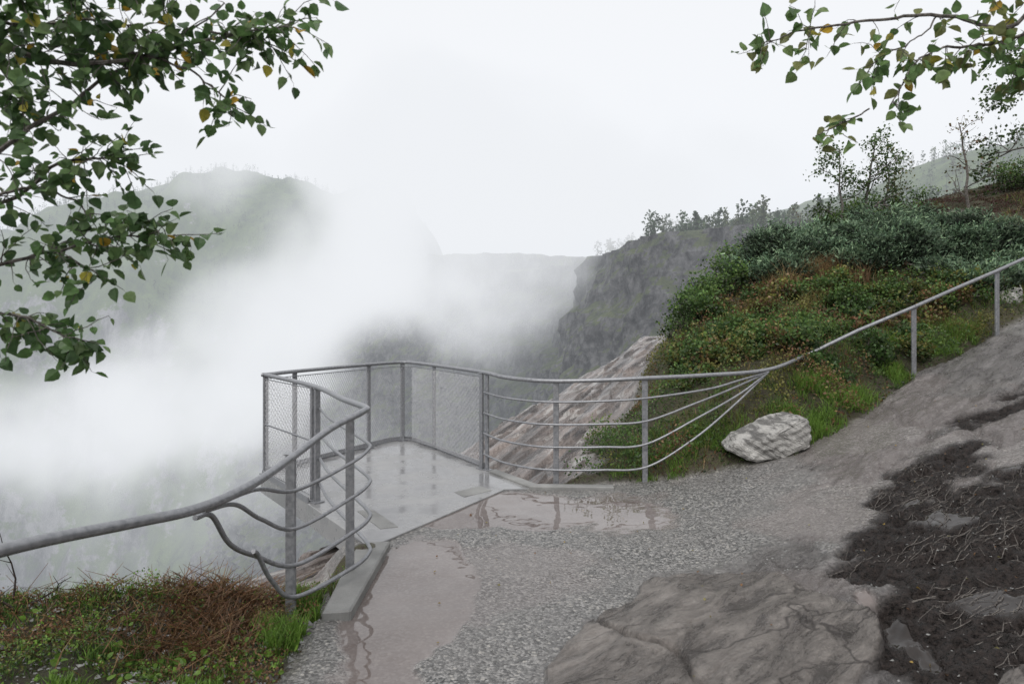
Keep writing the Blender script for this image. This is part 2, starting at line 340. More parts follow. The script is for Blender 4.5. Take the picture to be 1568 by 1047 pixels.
# ------------------------------------------------------------------ railing
def empty(name):
    e = bpy.data.objects.new(name, None); COL.objects.link(e); return e
RAIL = empty("metal_railing")
mb = MB()
top = [(-2.25, .8, 1.12), (-1.86, 1.8, 1.10), (-1.76, 2.35, 1.08), (-1.62, 2.9, 1.01), (-1.47, 3.2, .99), (-1.38, 3.6, 1.0), (-1.35, 4.2, 1.03), (-1.24, 4.7, 1.13), (-1.10, 5.03, 1.195), (-1.13, 5.25, 1.2), (-1.44, 5.8, 1.2), (-2.03, 7.0, 1.19), (-2.9, 8.12, 1.21), (-3.0, 8.2, 1.21)]
mb.tube(catmull(top, 8), .024, 10)
back = [(-3.0, 8.2, 1.21), (-2.93, 8.32, 1.21), (-2.75, 8.6, 1.22), (-2.07, 9.83, 1.225), (-1.83, 10.28, 1.22), (-1.68, 10.44, 1.22), (-1.52, 10.36, 1.22), (-1.13, 9.79, 1.22), (-.37, 8.5, 1.218), (-.1, 8.12, 1.19), (.2, 7.84, 1.18), (.5, 7.72, 1.178), (1.0, 7.64, 1.195), (1.49, 7.62, 1.22), (2.2, 7.72, 1.245), (3.0, 8.0, 1.285), (3.82, 8.86, 1.41), (5.25, 8.9, 2.04), (6.8, 9.55, 2.56), (8.2, 10.15, 3.04)]
bc = catmull(back[:17], 8); mb.tube(bc, .024, 10)
mb.tube([back[16], (4.5, 8.88, 1.73), back[17]], .024, 10); mb.tube([back[17], (6, 9.2, 2.3), back[18], back[19]], .024, 10)
H4 = [.955, .70, .445, .19]
for k, h in enumerate(H4):
    e = [(2.2, 7.68, 1.09), (2.05, 7.66, .93), (2.1, 7.66, .78), (2.0, 7.62, .52)][k]
    e2 = [(2.6, 7.8, 1.18), (2.55, 7.8, 1.10), (2.62, 7.82, 1.03), (2.5, 7.78, .87)][k]
    pts = [(-.35, 8.46, h + .02), (-.12, 8.08, h), (.2, 7.8, h - .01), (.5, 7.69, h - .01), (1.0, 7.6, h + .01), (1.49, 7.585, h + .045), e, e2, (3.0, 7.98, 1.262)]
    mb.tube(catmull(pts, 8), .0125, 8)
HE = [.80, .56, .33, .13]
for k, h in enumerate(H4):
    pts = [(-2.0, 7.05, h + .02), (-1.72, 6.4, h), (-1.36, 5.7, h - .01), (-1.10, 5.2, h - .02), (-1.05, 5.0, h - .03), (-1.12, 4.75, h * .96 - .04), (-1.36, 4.3, HE[k])]
    pts += [[(-1.42, 3.8, .93), (-1.47, 3.3, .965)], [(-1.45, 3.95, .72), (-1.46, 3.6, .90), (-1.49, 3.3, .95)], [(-1.5, 3.98, .50), (-1.53, 3.7, .66), (-1.54, 3.5, .87), (-1.56, 3.36, .90)], [(-1.45, 4.12, .30), (-1.48, 3.98, .50), (-1.49, 3.93, .54)]][k]
    mb.tube(catmull(pts, 8), .0125 if k < 2 else .0145, 8)
mb.tube(catmull([(-2.95, 8.17, .62), (-2.03, 7.02, .62)], 2), .01, 6)
mb.build("handrail_and_bars", [M_METAL], True, RAIL)
mb = MB()
def post(px, py, zt, zb, rot=0, w=.062, t=.03): mb.box((px, py, (zt + zb) / 2), (w, t, zt - zb), rot)
for (px, py, zt, zb, r) in [(-.38, 8.50, 1.20, -.1, -.9), (-.31, 8.44, 1.2, -.1, -.9), (.5, 7.745, 1.16, -.12, 0), (1.49, 7.65, 1.2, -.1, 0), (3.82, 8.88, 1.39, .55, .3), (5.25, 8.92, 2.02, 1.1, .2), (6.8, 9.57, 2.54, 1.6, .3),
                          (-2.97, 8.23, 1.19, -.12, .9), (-2.75, 8.64, 1.2, 0, 1.05), (-2.07, 9.86, 1.2, 0, 1.05), (-1.12, 9.82, 1.2, 0, -1), (-1.68, 10.47, 1.2, 0, 0),
                          (-2.05, 7.04, 1.17, -.15, .9), (-1.98, 6.94, 1.17, -.15, .9), (-1.18, 4.97, 1.17, -.15, .3), (-1.40, 4.32, 1.02, -.2, 0), (-1.9, 2.2, 1.06, -.2, 0)]:
    post(px, py, zt, zb, r)
    mb.box((px, py, zt + .004), (.075, .05, .010), r, bev=.002)
    if px > -3 and py > 5 and px < .2: mb.box((px, py, .022), (.12, .09, .012), r, bev=.002)
mb.build("posts", [M_METAL], False, RAIL)
mb = MB()
def wire_panel(a, b, z0=.05, z1=1.16, sp=.042):
    a = np.array(a, float); b = np.array(b, float); L = np.linalg.norm(b - a); d = (b - a) / L; Hh = z1 - z0; r = .0019; sl = .62
    for sgn in (1, -1):
        for s0 in np.arange(-Hh * sl, L + Hh * sl, sp):
            s1 = s0 + Hh * sl
            lo, hi = max(0, (0 - s0) / (s1 - s0)), min(1, (L - s0) / (s1 - s0))
            if hi <= lo: continue
            q = []
            for t in (lo, hi):
                s_ = s0 + t * (s1 - s0); zz = z0 + t * Hh if sgn > 0 else z1 - t * Hh
                q.append([a[0] + d[0] * s_, a[1] + d[1] * s_, zz])
            mb.tube(q, r, 3, cap=False)
    for zz in (z0, z1): mb.tube([[*a, zz], [*b, zz]], .006, 6)
pl = [(-2.97, 8.24), (-2.75, 8.6), (-2.07, 9.83), (-1.82, 10.28), (-1.68, 10.43), (-1.52, 10.36), (-1.13, 9.79), (-.38, 8.53)]
for i in range(len(pl) - 1): wire_panel(pl[i], pl[i + 1])
wire_panel((-2.95, 8.17), (-2.06, 7.06))
mb.build("wire_mesh_panels", [M_METAL], False, RAIL)

# ------------------------------------------------------------------ viewing platform
PLAT = empty("viewing_platform")
def prism(name, poly, z0, z1, mat, parent, bev=.008):
    import bmesh
    bm = bmesh.new(); vs = [bm.verts.new((p[0], p[1], z1)) for p in poly]; f = bm.faces.new(vs)
    if f.normal.z < 0: f.normal_flip()
    r = bmesh.ops.extrude_face_region(bm, geom=[f])
    for v in r['geom']:
        if isinstance(v, bmesh.types.BMVert): v.co.z = z0
    bmesh.ops.recalc_face_normals(bm, faces=bm.faces)
    bmesh.ops.bevel(bm, geom=[e for e in bm.edges], offset=bev, segments=1, affect='EDGES')
    me = bpy.data.meshes.new(name); bm.to_mesh(me); bm.free(); me.materials.append(mat)
    o = bpy.data.objects.new(name, me); COL.objects.link(o)
    if parent: o.parent = parent
    return o
deck = [(-3.02, 8.2), (-2.08, 6.92), (-1.16, 5.58), (-1.0, 5.86), (-.08, 7.48), (.22, 7.52), (-.3, 8.55), (-1.5, 10.46), (-1.68, 10.55), (-1.88, 10.42)]
prism("deck", deck, -.2, .016, M_CONC, PLAT, .005)
prism("hatch_plate", [(-.62, 7.35), (-.5, 7.15), (-.22, 7.42), (-.35, 7.62)], .012, .021, M_KERB, PLAT, .002)
prism("hatch_plate_left", [(-1.5, 6.62), (-1.35, 6.66), (-1.02, 6.12), (-1.17, 6.06)], .012, .021, M_KERB, PLAT, .002)
prism("abutment", [(-1.55, 6.1), (-1.2, 5.55), (-1.0, 5.75), (-1.35, 6.3)], -1.2, -.21, M_KERB, PLAT)
mb = MB()
for a, b in [((-3.0, 8.22), (-1.87, 10.4)), ((-1.87, 10.4), (-1.68, 10.53)), ((-1.68, 10.53), (-1.5, 10.44)), ((-1.5, 10.44), (-.33, 8.55)), ((-2.98, 8.15), (-2.06, 6.9))]:
    dx, dy = b[0] - a[0], b[1] - a[1]
    mb.box(((a[0] + b[0]) / 2, (a[1] + b[1]) / 2, .045), (math.hypot(dx, dy), .012, .07), math.atan2(dy, dx), bev=.002)
mb.build("edge_strip", [M_METAL], False, PLAT)
prism("concrete_kerb", [(-1.185, 4.25), (-1.01, 4.28), (-1.0, 5.62), (-1.17, 5.6), (-1.25, 5.45)], -.15, .055, M_KERB, None, .012)
prism("concrete_kerb.001", [(-.28, 8.28), (.2, 7.5), (1.12, 7.46), (1.13, 7.58), (.28, 7.62), (-.2, 8.38)], -.15, .045, M_KERB, None, .01)

# ------------------------------------------------------------------ boulder
def bouldermat():
    m, nt, out = newmat("boulder_rock"); g = N(nt, "ShaderNodeNewGeometry")
    r = N(nt, "ShaderNodeVectorRotate", {"Vector": g.outputs["Position"], "Angle": -.55}, rotation_type='Y_AXIS'); vv = N(nt, "ShaderNodeVectorMath", {0: r.outputs[0], 1: (.22, .6, 1.4)}, operation='MULTIPLY').outputs[0]
    n = noise(nt, vv, 9, 6, .65, .4); n2 = noise(nt, coords(nt), 30, 4)
    c = mixc(nt, maprange(nt, n, .40, .58), (.10, .097, .092, 1), (.40, .39, .37, 1)); c = mixc(nt, maprange(nt, n2, .45, .7, 0, .5), c, (.16, .155, .15, 1))
    c = mixc(nt, maprange(nt, math_(nt, 'ABSOLUTE', math_(nt, 'SUBTRACT', n, .45)), 0, .014, .9, 0), c, (.05, .045, .04, 1))
    finish(nt, out, c, .5, n, 1., .06); return m
M_BOULD = bouldermat()
def wedge_rock(name, c, rot, scale, mat):
    # angular slab: convex hull of hand-placed corners, subdivided and roughened
    import bmesh
    pts = [(-.56, -.12, 0.0), (-.50, .20, .02), (-.46, -.20, .10), (-.40, .16, .16), (-.28, -.30, -.12), (-.05, -.32, .20), (.02, .18, .36), (.10, -.28, -.10), (.34, -.25, .34), (.30, .16, .44), (.44, -.20, .40), (.52, -.18, .26), (.56, .10, .30), (.50, -.22, .05), (.40, .28, 0), (-.3, .3, -.1), (.3, .3, .3)]
    bm = bmesh.new(); [bm.verts.new([k * scale for k in p]) for p in pts]
    r = bmesh.ops.convex_hull(bm, input=bm.verts); bmesh.ops.delete(bm, geom=[v for v in bm.verts if not v.link_faces], context='VERTS')
    bmesh.ops.bevel(bm, geom=list(bm.edges), offset=.018, segments=1, affect='EDGES')
    bmesh.ops.triangulate(bm, faces=bm.faces); bmesh.ops.subdivide_edges(bm, edges=bm.edges, cuts=5, use_grid_fill=True)
    bm.normal_update(); V = np.array([v.co[:] for v in bm.verts]); Nn = np.array([v.normal[:] for v in bm.verts])
    lay = np.floor((V[:, 2] * 1.3 - V[:, 0] * .75) * 16 + fbm(V[:, 0] * 6, V[:, 1] * 6, 2, 3)) % 2
    V = V + Nn * (.02 * fbm(V[:, 0] * 7 + V[:, 2] * 5, V[:, 1] * 7 - V[:, 2] * 6, 4, 3) + .009 * lay)[:, None]
    ca, sa = math.cos(rot), math.sin(rot); V = np.stack([V[:, 0] * ca - V[:, 1] * sa, V[:, 0] * sa + V[:, 1] * ca, V[:, 2]], 1) + np.array(c)
    for v, p in zip(bm.verts, V): v.co = p
    me = bpy.data.meshes.new(name); bm.to_mesh(me); bm.free(); me.materials.append(mat)
    o = bpy.data.objects.new(name, me); COL.objects.link(o); return o
wedge_rock("boulder", (2.78, 7.5, t1(2.78, 7.5) + .05), .08, .86, M_BOULD)
wedge_rock("boulder.001", (7.7, 10.6, t1(7.7, 10.6) - .12), .8, .6, M_BOULD)

# ------------------------------------------------------------------ vegetation
GREEN = [(.050, .092, .026), (.065, .112, .030), (.036, .066, .022), (.08, .122, .032)]
OLIVE = [(.10, .105, .030), (.115, .105, .036), (.08, .085, .026), (.13, .125, .035)]
RUST = [(.13, .068, .036), (.11, .06, .034), (.14, .09, .044), (.09, .055, .03)]
BRIGHT = [(.10, .18, .030), (.125, .21, .035), (.085, .155, .027)]
STRAW = [(.22, .155, .075), (.18, .12, .055)]
def scatter(n, x0, x1, y0, y1):
    px = rng.uniform(x0, x1, n); py = rng.uniform(y0, y1, n)
    z, veg, grav, mud, pud, wS, outc = terrain(px, py, True)
    return px, py, z, veg, wS
mb = MB()
px, py, z, veg, wS = scatter(330000, .6, 15, 7, 18.5)
keep = (veg > .35); px, py, z = px[keep], py[keep], z[keep]
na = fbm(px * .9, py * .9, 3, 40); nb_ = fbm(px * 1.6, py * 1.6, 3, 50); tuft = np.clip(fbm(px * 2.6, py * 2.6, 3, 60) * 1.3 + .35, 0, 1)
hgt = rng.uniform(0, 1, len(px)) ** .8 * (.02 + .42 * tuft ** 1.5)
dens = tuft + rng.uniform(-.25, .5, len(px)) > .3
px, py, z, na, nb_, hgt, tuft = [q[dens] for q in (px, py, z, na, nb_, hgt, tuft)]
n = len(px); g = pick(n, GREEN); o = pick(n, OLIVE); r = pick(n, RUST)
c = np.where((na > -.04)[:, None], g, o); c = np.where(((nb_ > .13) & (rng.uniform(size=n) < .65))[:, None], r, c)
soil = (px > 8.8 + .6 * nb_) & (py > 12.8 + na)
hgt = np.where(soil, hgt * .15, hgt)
c = c * (.38 + 1.2 * np.clip(hgt / (.03 + .36 * tuft), 0, 1))[:, None]  # shade inside the tufts put into the colour, darker low down
c = np.where((soil & (rng.uniform(size=n) < .85))[:, None], np.array([.085, .045, .036]) * rng.uniform(.5, 1.3, (n, 1)), c)
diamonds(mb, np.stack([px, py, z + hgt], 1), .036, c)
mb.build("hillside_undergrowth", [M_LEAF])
mb = MB()
def grass_patch(n, cx, cy, rx, ry, h, pal, w=.0035, lean=.8):
    a = rng.uniform(0, 2 * np.pi, n); q = np.sqrt(rng.uniform(0, 1, n)) * rng.uniform(.7, 1.15, n)
    px = cx + np.cos(a) * q * rx; py = cy + np.sin(a) * q * ry
    z, veg, *_ = terrain(px, py, True); k = veg > .25
    px, py, z = px[k], py[k], z[k]
    cl = fbm(px * 6, py * 6, 2, 77) > -.06; px, py, z = px[cl], py[cl], z[cl]
    hh = h * (1 + 1.2 * fbm(px * 5, py * 5, 2, 78))
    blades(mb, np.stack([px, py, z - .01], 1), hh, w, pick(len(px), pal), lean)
for a in [(3200, 1.9, 7.8, .8, .35, .09, BRIGHT), (1800, 2.6, 8.2, .7, .5, .12, BRIGHT + OLIVE), (3500, 3.35, 7.55, .5, .4, .15, BRIGHT), (1800, 3.3, 8.2, .6, .5, .12, BRIGHT + GREEN), (2300, 3.9, 8.3, .5, .4, .17, BRIGHT),
          (1600, 4.6, 9.3, .8, .7, .14, BRIGHT + OLIVE), (2800, 5.9, 9.7, .7, .3, .15, BRIGHT), (1600, 6.4, 9.9, .5, .3, .16, BRIGHT + OLIVE), (1800, 7.4, 10.8, .9, .6, .14, BRIGHT + OLIVE), (1500, 1.6, 8.4, .4, .5, .1, BRIGHT + GREEN), (1500, 5.0, 9.05, .3, .25, .12, BRIGHT),
          (2800, 4.4, 11, .8, .5, .24, STRAW + OLIVE), (4200, 4.9, 11.8, .6, .5, .38, STRAW), (3000, 5.6, 11.6, .5, .4, .36, STRAW + RUST), (1800, 6.5, 11.0, 1.2, .8, .13, OLIVE), (2000, 3.4, 10.2, 1.2, 1, .11, GREEN + OLIVE), (3500, 8, 12, 3, 2, .13, OLIVE + GREEN),
          (3400, -1.36, 4.25, .2, .5, .13, BRIGHT), (1800, -1.38, 4.7, .2, .25, .12, BRIGHT + OLIVE), (1500, -2.05, 3.75, .3, .2, .07, BRIGHT + GREEN), (1400, -2.7, 3.9, .6, .4, .07, GREEN + BRIGHT), (1500, -1.5, 3.5, .25, .3, .05, BRIGHT), (1200, -2.1, 3.35, .3, .12, .06, BRIGHT), (2000, -3, 4.3, 1, .15, .08, BRIGHT + GREEN)]:
    grass_patch(*a)
px, py, z, veg, wS = scatter(60000, 1.2, 14, 7.2, 17); k = (veg > .5) & (fbm(px * 2, py * 2, 3, 90) > .2)
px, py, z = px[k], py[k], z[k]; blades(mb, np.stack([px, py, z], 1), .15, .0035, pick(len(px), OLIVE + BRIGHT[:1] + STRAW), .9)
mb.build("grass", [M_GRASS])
mb = MB()
px, py, z, veg, wS = scatter(90000, -5, -1.15, 2.6, 5.1); nn = fbm(px * 3.4, py * 3.4, 3, 33)
k = (veg > .4) & (nn + .35 * (py - 3.95) > -.01); px, py, z, nn = px[k], py[k], z[k], nn[k]; n = len(px)
red = (fbm(px * 2.5, py * 2.5, 2, 35) > .04)
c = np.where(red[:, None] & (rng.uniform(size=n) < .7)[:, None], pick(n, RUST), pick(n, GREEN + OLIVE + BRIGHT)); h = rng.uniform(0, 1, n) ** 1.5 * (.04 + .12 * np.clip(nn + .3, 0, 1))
c = c * (.55 + h / .1 * .9)[:, None]  # low leaves coloured darker to stand for shade near the ground
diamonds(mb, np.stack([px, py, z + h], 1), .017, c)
for i in range(2000):
    cx = rng.choice([-1.65, -1.8, -2.1, -2.6, -3.2], p=[.3, .3, .2, .1, .1]) + rng.normal() * .2; cy = rng.choice([4.2, 4.4, 3.9]) + rng.normal() * .15
    if cx > -1.45: continue
    L = rng.uniform(.06, .22); a = rng.uniform(0, 6.28); t = rng.uniform(.3, 1.5)
    p0 = np.array([cx, cy, t1(cx, cy)]); p1 = p0 + L * .5 * np.array([math.cos(a) * t * .6, math.sin(a) * t * .6, .8]); p2 = p0 + L * np.array([math.cos(a + .4) * t, math.sin(a + .4) * t, .7])
    mb.tube([p0, p1, p2], [.0034, .0024, .0013], 3, np.array(RUST[rng.integers(4)]) * rng.uniform(.8, 2.6), cap=False)
P = np.vstack([np.stack([rng.normal(-1.4, .12, 160), rng.normal(3.95, .28, 160)], 1), np.stack([rng.uniform(-3.4, -1.6, 260), rng.uniform(3.4, 4.4, 260)], 1)]); P = P[P[:, 0] < -1.2]; zz = TZ(P[:, 0], P[:, 1])
P3 = np.column_stack([P, zz + rng.uniform(.01, .07, len(P))]); ovate(mb, P3, rng.normal(size=(len(P), 3)) + np.array([0, 0, .3]), rng.uniform(.02, .05, len(P)), pick(len(P), BRIGHT))
for (bx, by, dx, dz) in [(-3.15, 4.3, -.1, .5), (-3.05, 4.3, .35, .22), (-3.0, 4.2, -.35, .28), (-2.55, 3.3, .12, .13)]:
    p = [np.array([bx, by, t1(bx, by) - .02])]
    for s in range(5): p.append(p[-1] + np.array([dx / 5 + rng.normal() * .02, rng.normal() * .02, dz / 5]))
    mb.tube(p, np.linspace(.008, .002, 6), 5, (.06, .045, .04), cap=False)
    for s in (2, 3, 4): mb.tube([p[s], p[s] + np.array([rng.normal() * .08, rng.normal() * .05, .08])], [.003, .001], 4, (.06, .045, .04), cap=False)
mb.build("heather_and_bramble_twigs", [M_LEAF])
def juniper(name, cx, cy, rx, ry, h, n, pal=((.055, .090, .054), (.07, .11, .062), (.038, .064, .038), (.09, .127, .074))):
    mb = MB(); k = int(20 * rx * ry + 12)
    a = rng.uniform(0, 6.28, k); q = np.sqrt(rng.uniform(0, 1, k)); sx = cx + np.cos(a) * q * rx; sy = cy + np.sin(a) * q * ry; sh = h * np.sqrt(1 - (q * .93) ** 2) * rng.uniform(.4, 1.35, k)
    sz = TZ(sx, sy); cz = t1(cx, cy)
    for i in range(k):
        mb.tube([(cx + (sx[i] - cx) * .3, cy + (sy[i] - cy) * .3, cz), (sx[i], sy[i], sz[i] + sh[i] * .7)], [.02, .006], 4, (.08, .06, .045), 1, cap=False)
    n = int(n * 1.25)
    j = rng.integers(0, k, n); off = rng.normal(size=(n, 3)) * np.array([.13, .13, .07])
    P = np.stack([sx[j], sy[j], sz[j] + sh[j]], 1) + off - np.array([0, 0, 1.]) * (rng.uniform(0, 1, (n, 1)) ** 2) * sh[j][:, None] * .8
    D = norm(np.stack([np.cos(a[j]) * .6, np.sin(a[j]) * .6, np.ones(n) * .6], 1) + rng.normal(size=(n, 3)) * .6)
    S = norm(np.cross(D, rng.normal(size=(n, 3)))); L = rng.uniform(.03, .085, (n, 1)); W = L * .2
    V = np.stack([P - S * W, P + S * W, P + D * L + S * W * .3, P + D * L - S * W * .3], 1).reshape(-1, 3)
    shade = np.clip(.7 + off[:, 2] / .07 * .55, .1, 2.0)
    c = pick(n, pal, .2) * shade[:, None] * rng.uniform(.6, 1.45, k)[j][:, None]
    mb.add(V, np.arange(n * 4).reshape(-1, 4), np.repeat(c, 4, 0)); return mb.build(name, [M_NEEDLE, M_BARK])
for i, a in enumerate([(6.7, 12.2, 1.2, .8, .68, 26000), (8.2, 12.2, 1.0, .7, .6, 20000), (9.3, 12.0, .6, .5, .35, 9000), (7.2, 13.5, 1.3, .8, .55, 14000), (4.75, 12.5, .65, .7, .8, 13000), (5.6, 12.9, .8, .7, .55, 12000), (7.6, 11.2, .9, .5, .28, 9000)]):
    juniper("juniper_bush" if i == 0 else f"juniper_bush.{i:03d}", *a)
def shrub(name, cx, cy, rx, ry, h, n, pal, leaf=.05):
    mb = MB(); k = max(8, min(24, n // 90))
    a = rng.uniform(0, 6.28, k); q = np.sqrt(rng.uniform(0, 1, k)); sx = cx + np.cos(a) * q * rx; sy = cy + np.sin(a) * q * ry; sz = TZ(sx, sy) + h * rng.uniform(.3, 1., k); cz = t1(cx, cy)
    for i in range(k): mb.tube([(cx + (sx[i] - cx) * .4, cy + (sy[i] - cy) * .4, cz), (sx[i], sy[i], sz[i])], [.01, .004], 4, (.08, .05, .04), 1, cap=False)
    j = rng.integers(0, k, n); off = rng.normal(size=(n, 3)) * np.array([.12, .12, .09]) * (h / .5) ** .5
    c = pick(n, pal) * np.clip(.8 + off[:, 2] * 6, .2, 1.8)[:, None]  # clump shading put into leaf colour, lighter at the top
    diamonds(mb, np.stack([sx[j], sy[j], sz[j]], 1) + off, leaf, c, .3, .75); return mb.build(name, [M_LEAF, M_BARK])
si = 0
SH = [(3.0, 11.4, .35, .5, .45, 2200, GREEN), (3.7, 12.3, .5, .5, .5, 2600, GREEN), (2.55, 10.2, .3, .4, .25, 1600, OLIVE + GREEN), (3.9, 11.2, .7, .5, .25, 2400, OLIVE + RUST), (3.2, 10.1, .6, .5, .25, 2000, GREEN + OLIVE), (4.6, 13.4, .5, .4, .5, 2200, GREEN), (4.7, 10.1, .7, .4, .18, 2000, GREEN + RUST), (6.0, 10.8, .7, .35, .18, 2000, OLIVE + GREEN), (3.4, 9.3, .4, .25, .15, 1200, GREEN), (8.3, 15.2, .8, .5, .6, 3400, GREEN), (7.2, 15.0, .7, .4, .5, 3000, GREEN), (11.8, 15.9, .6, .4, .6, 2500, GREEN), (5.8, 10.2, .7, .2, .14, 1500, RUST + OLIVE), (4.0, 9.6, .6, .35, .2, 2000, GREEN), (2.7, 9.3, .5, .3, .16, 1500, OLIVE + GREEN), (4.9, 11.0, .6, .3, .25, 2000, GREEN), (6.9, 10.6, .5, .3, .2, 1600, GREEN)]
for i in range(26):
    yy = rng.uniform(8.6, 11.6); xx = rng.uniform(1.6 + (yy - 8) * .4, 3.2 + (yy - 8) * 1.7); SH.append((xx, yy, rng.uniform(.15, .4), rng.uniform(.15, .3), rng.uniform(.12, .34), int(rng.uniform(500, 1200)), [GREEN, GREEN + OLIVE, RUST + OLIVE, GREEN[2:3] + GREEN[:1]][rng.integers(4)]))
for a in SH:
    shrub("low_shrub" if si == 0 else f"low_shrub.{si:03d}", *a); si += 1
mb = MB(); sx_, sy_ = 9.25, 14.2; sz_ = t1(sx_, sy_)
mb.tube([(sx_, sy_, sz_ - .1), (sx_, sy_, sz_ + .05), (sx_ + .02, sy_, sz_ + .28)], [.24, .18, .16], 10); mb.build("tree_stump", [M_BARK])

def limb(mb, p0, d, L, r, depth, leafP, leafD, droop=.0, spread=.8, nk=(3, 5), step=5):
    pts = [np.array(p0, float)]; d = np.array(d, float) / np.linalg.norm(d)
    for i in range(step):
        d = d + rng.normal(size=3) * .16 + np.array([0, 0, -droop]); d /= np.linalg.norm(d); pts.append(pts[-1] + d * L / step)
    mb.tube(pts, np.linspace(r, r * .45, len(pts)), 6 if depth > 1 else 4, mat=1, cap=False)
    P = np.array(pts)
    if depth == 0:
        for t in np.linspace(.2, 1, 7):
            k = t * (len(P) - 1); i = min(int(k), len(P) - 2); q = P[i] + (P[i + 1] - P[i]) * (k - i); leafP.append(q); leafD.append(d)
        return
    for j in range(rng.integers(*nk)):
        t = rng.uniform(.3, 1); k = t * (len(P) - 1); i = min(int(k), len(P) - 2); q = P[i] + (P[i + 1] - P[i]) * (k - i)
        nd_ = d + rng.normal(size=3) * spread; limb(mb, q, nd_, L * rng.uniform(.45, .7), r * .5, depth - 1, leafP, leafD, droop, spread, nk, max(3, step - 1))
def tree(name, x_, y_, h, n_main, pal, leaf, per, depth=2, r=None, spread=.8, keep=1., sway=.0):
    mb = MB(); lp = []; ld = []; zb = t1(x_, y_) - .1; r = r or h * .018
    tr = [np.array([x_, y_, zb])]
    for i in range(7): tr.append(tr[-1] + np.array([rng.normal() * h * .02 + sway * h / 7, rng.normal() * h * .02, h / 7]))
    mb.tube(tr, np.linspace(r, r * .25, 8), 7, mat=1)
    T = np.array(tr)
    for j in range(n_main):
        t = .2 + .8 * (j + rng.uniform()) / n_main; k = t * 7; i = min(int(k), 6); q = T[i] + (T[i + 1] - T[i]) * (k - i); a = rng.uniform(0, 6.28)
        limb(mb, q, (math.cos(a), math.sin(a), rng.uniform(.3, .9)), h * (.42 - .25 * t), r * (.5 - .3 * t), depth - 1, lp, ld, .02, spread)
    P = np.repeat(np.array(lp), per, 0); P = P[rng.uniform(size=len(P)) < keep]; P = P + rng.normal(size=P.shape) * leaf * 1.1
    c = pick(len(P), pal) * np.clip(.8 + (P[:, 2:3] - P[:, 2].mean()) / h * .7, .5, 1.4)
    diamonds(mb, P, leaf, c, -.1, .8); return mb.build(name, [M_LEAF, M_BARK])
tree("birch_sapling", 7.1, 14.8, 2.0, 11, GREEN, .06, 4, 2, keep=.8)
tree("birch_sapling.001", 7.75, 14.9, 2.2, 12, GREEN, .06, 4, 2, keep=.8)
tree("birch_sapling.002", 8.3, 15.2, 1.7, 10, GREEN + OLIVE, .06, 4, 2, keep=.7)
tree("rowan_sapling", 10.0, 14.9, 2.1, 8, RUST + OLIVE, .06, 2, 2, keep=.4, sway=-.12)
tree("birch_tree", 11.7, 15.0, 4.2, 16, GREEN, .08, 4, 3)
tree("dead_sapling", 6.4, 15.2, .9, 6, RUST, .04, 1, 2, keep=.05)

def fore_tree(name, trunk, branches, pal, leaf, twig_step):
    mb = MB(); LP = []; LD = []
    mb.tube(catmull(trunk, 6), np.linspace(.11, .05, (len(trunk) - 1) * 6 + 1), 12, mat=1)
    for (pts, r0, dens) in branches:
        C = catmull(pts, 8); C += np.cumsum(rng.normal(size=C.shape) * .004, 0); L = np.linalg.norm(np.diff(C, axis=0), axis=1).sum()
        mb.tube(C, np.linspace(r0, .0022, len(C)), 6, mat=1)
        nt_ = int(L / twig_step * dens)
        for j in range(nt_):
            t = 1 - rng.uniform(0, 1) ** 1.2 * .85; k = t * (len(C) - 1); i = min(int(k), len(C) - 2); q = C[i] + (C[i + 1] - C[i]) * (k - i)
            ax = norm(C[i + 1] - C[i]); d = norm(ax * .5 + rng.normal(size=3) * .7 + np.array([0, 0, -.1])); l = rng.uniform(.05, .2)
            p = [q]
            for s in range(4): d = norm(d + rng.normal(size=3) * .2 + np.array([0, 0, -.12])); p.append(p[-1] + d * l / 4)
            mb.tube(p, np.linspace(.0022, .0009, 5), 4, mat=1, cap=False)
            nl_ = max(2, int(l / .026))
            for s in range(nl_):
                k2 = (s + 1) / nl_ * 4; i2 = min(int(k2), 3); qq = p[i2] + (p[i2 + 1] - p[i2]) * (k2 - i2)
                ld = norm(d * .6 + rng.normal(size=3) * .75 + np.array([0, 0, -.4])); pe = qq + ld * .012
                mb.tube([qq, pe], .0006, 3, (.1, .12, .04), 1, cap=False); LP.append(pe); LD.append(ld)
    LP = np.array(LP); LD = np.array(LD); n = len(LP); c = pick(n, pal, .3)
    yl = rng.uniform(size=n) < .04; c[yl] = pick(yl.sum(), [(.34, .22, .03), (.30, .27, .05)], .2)
    ovate(mb, LP, LD, rng.uniform(.6, 1.25, n) * leaf, c); return mb.build(name, [M_LEAF, M_BARK])
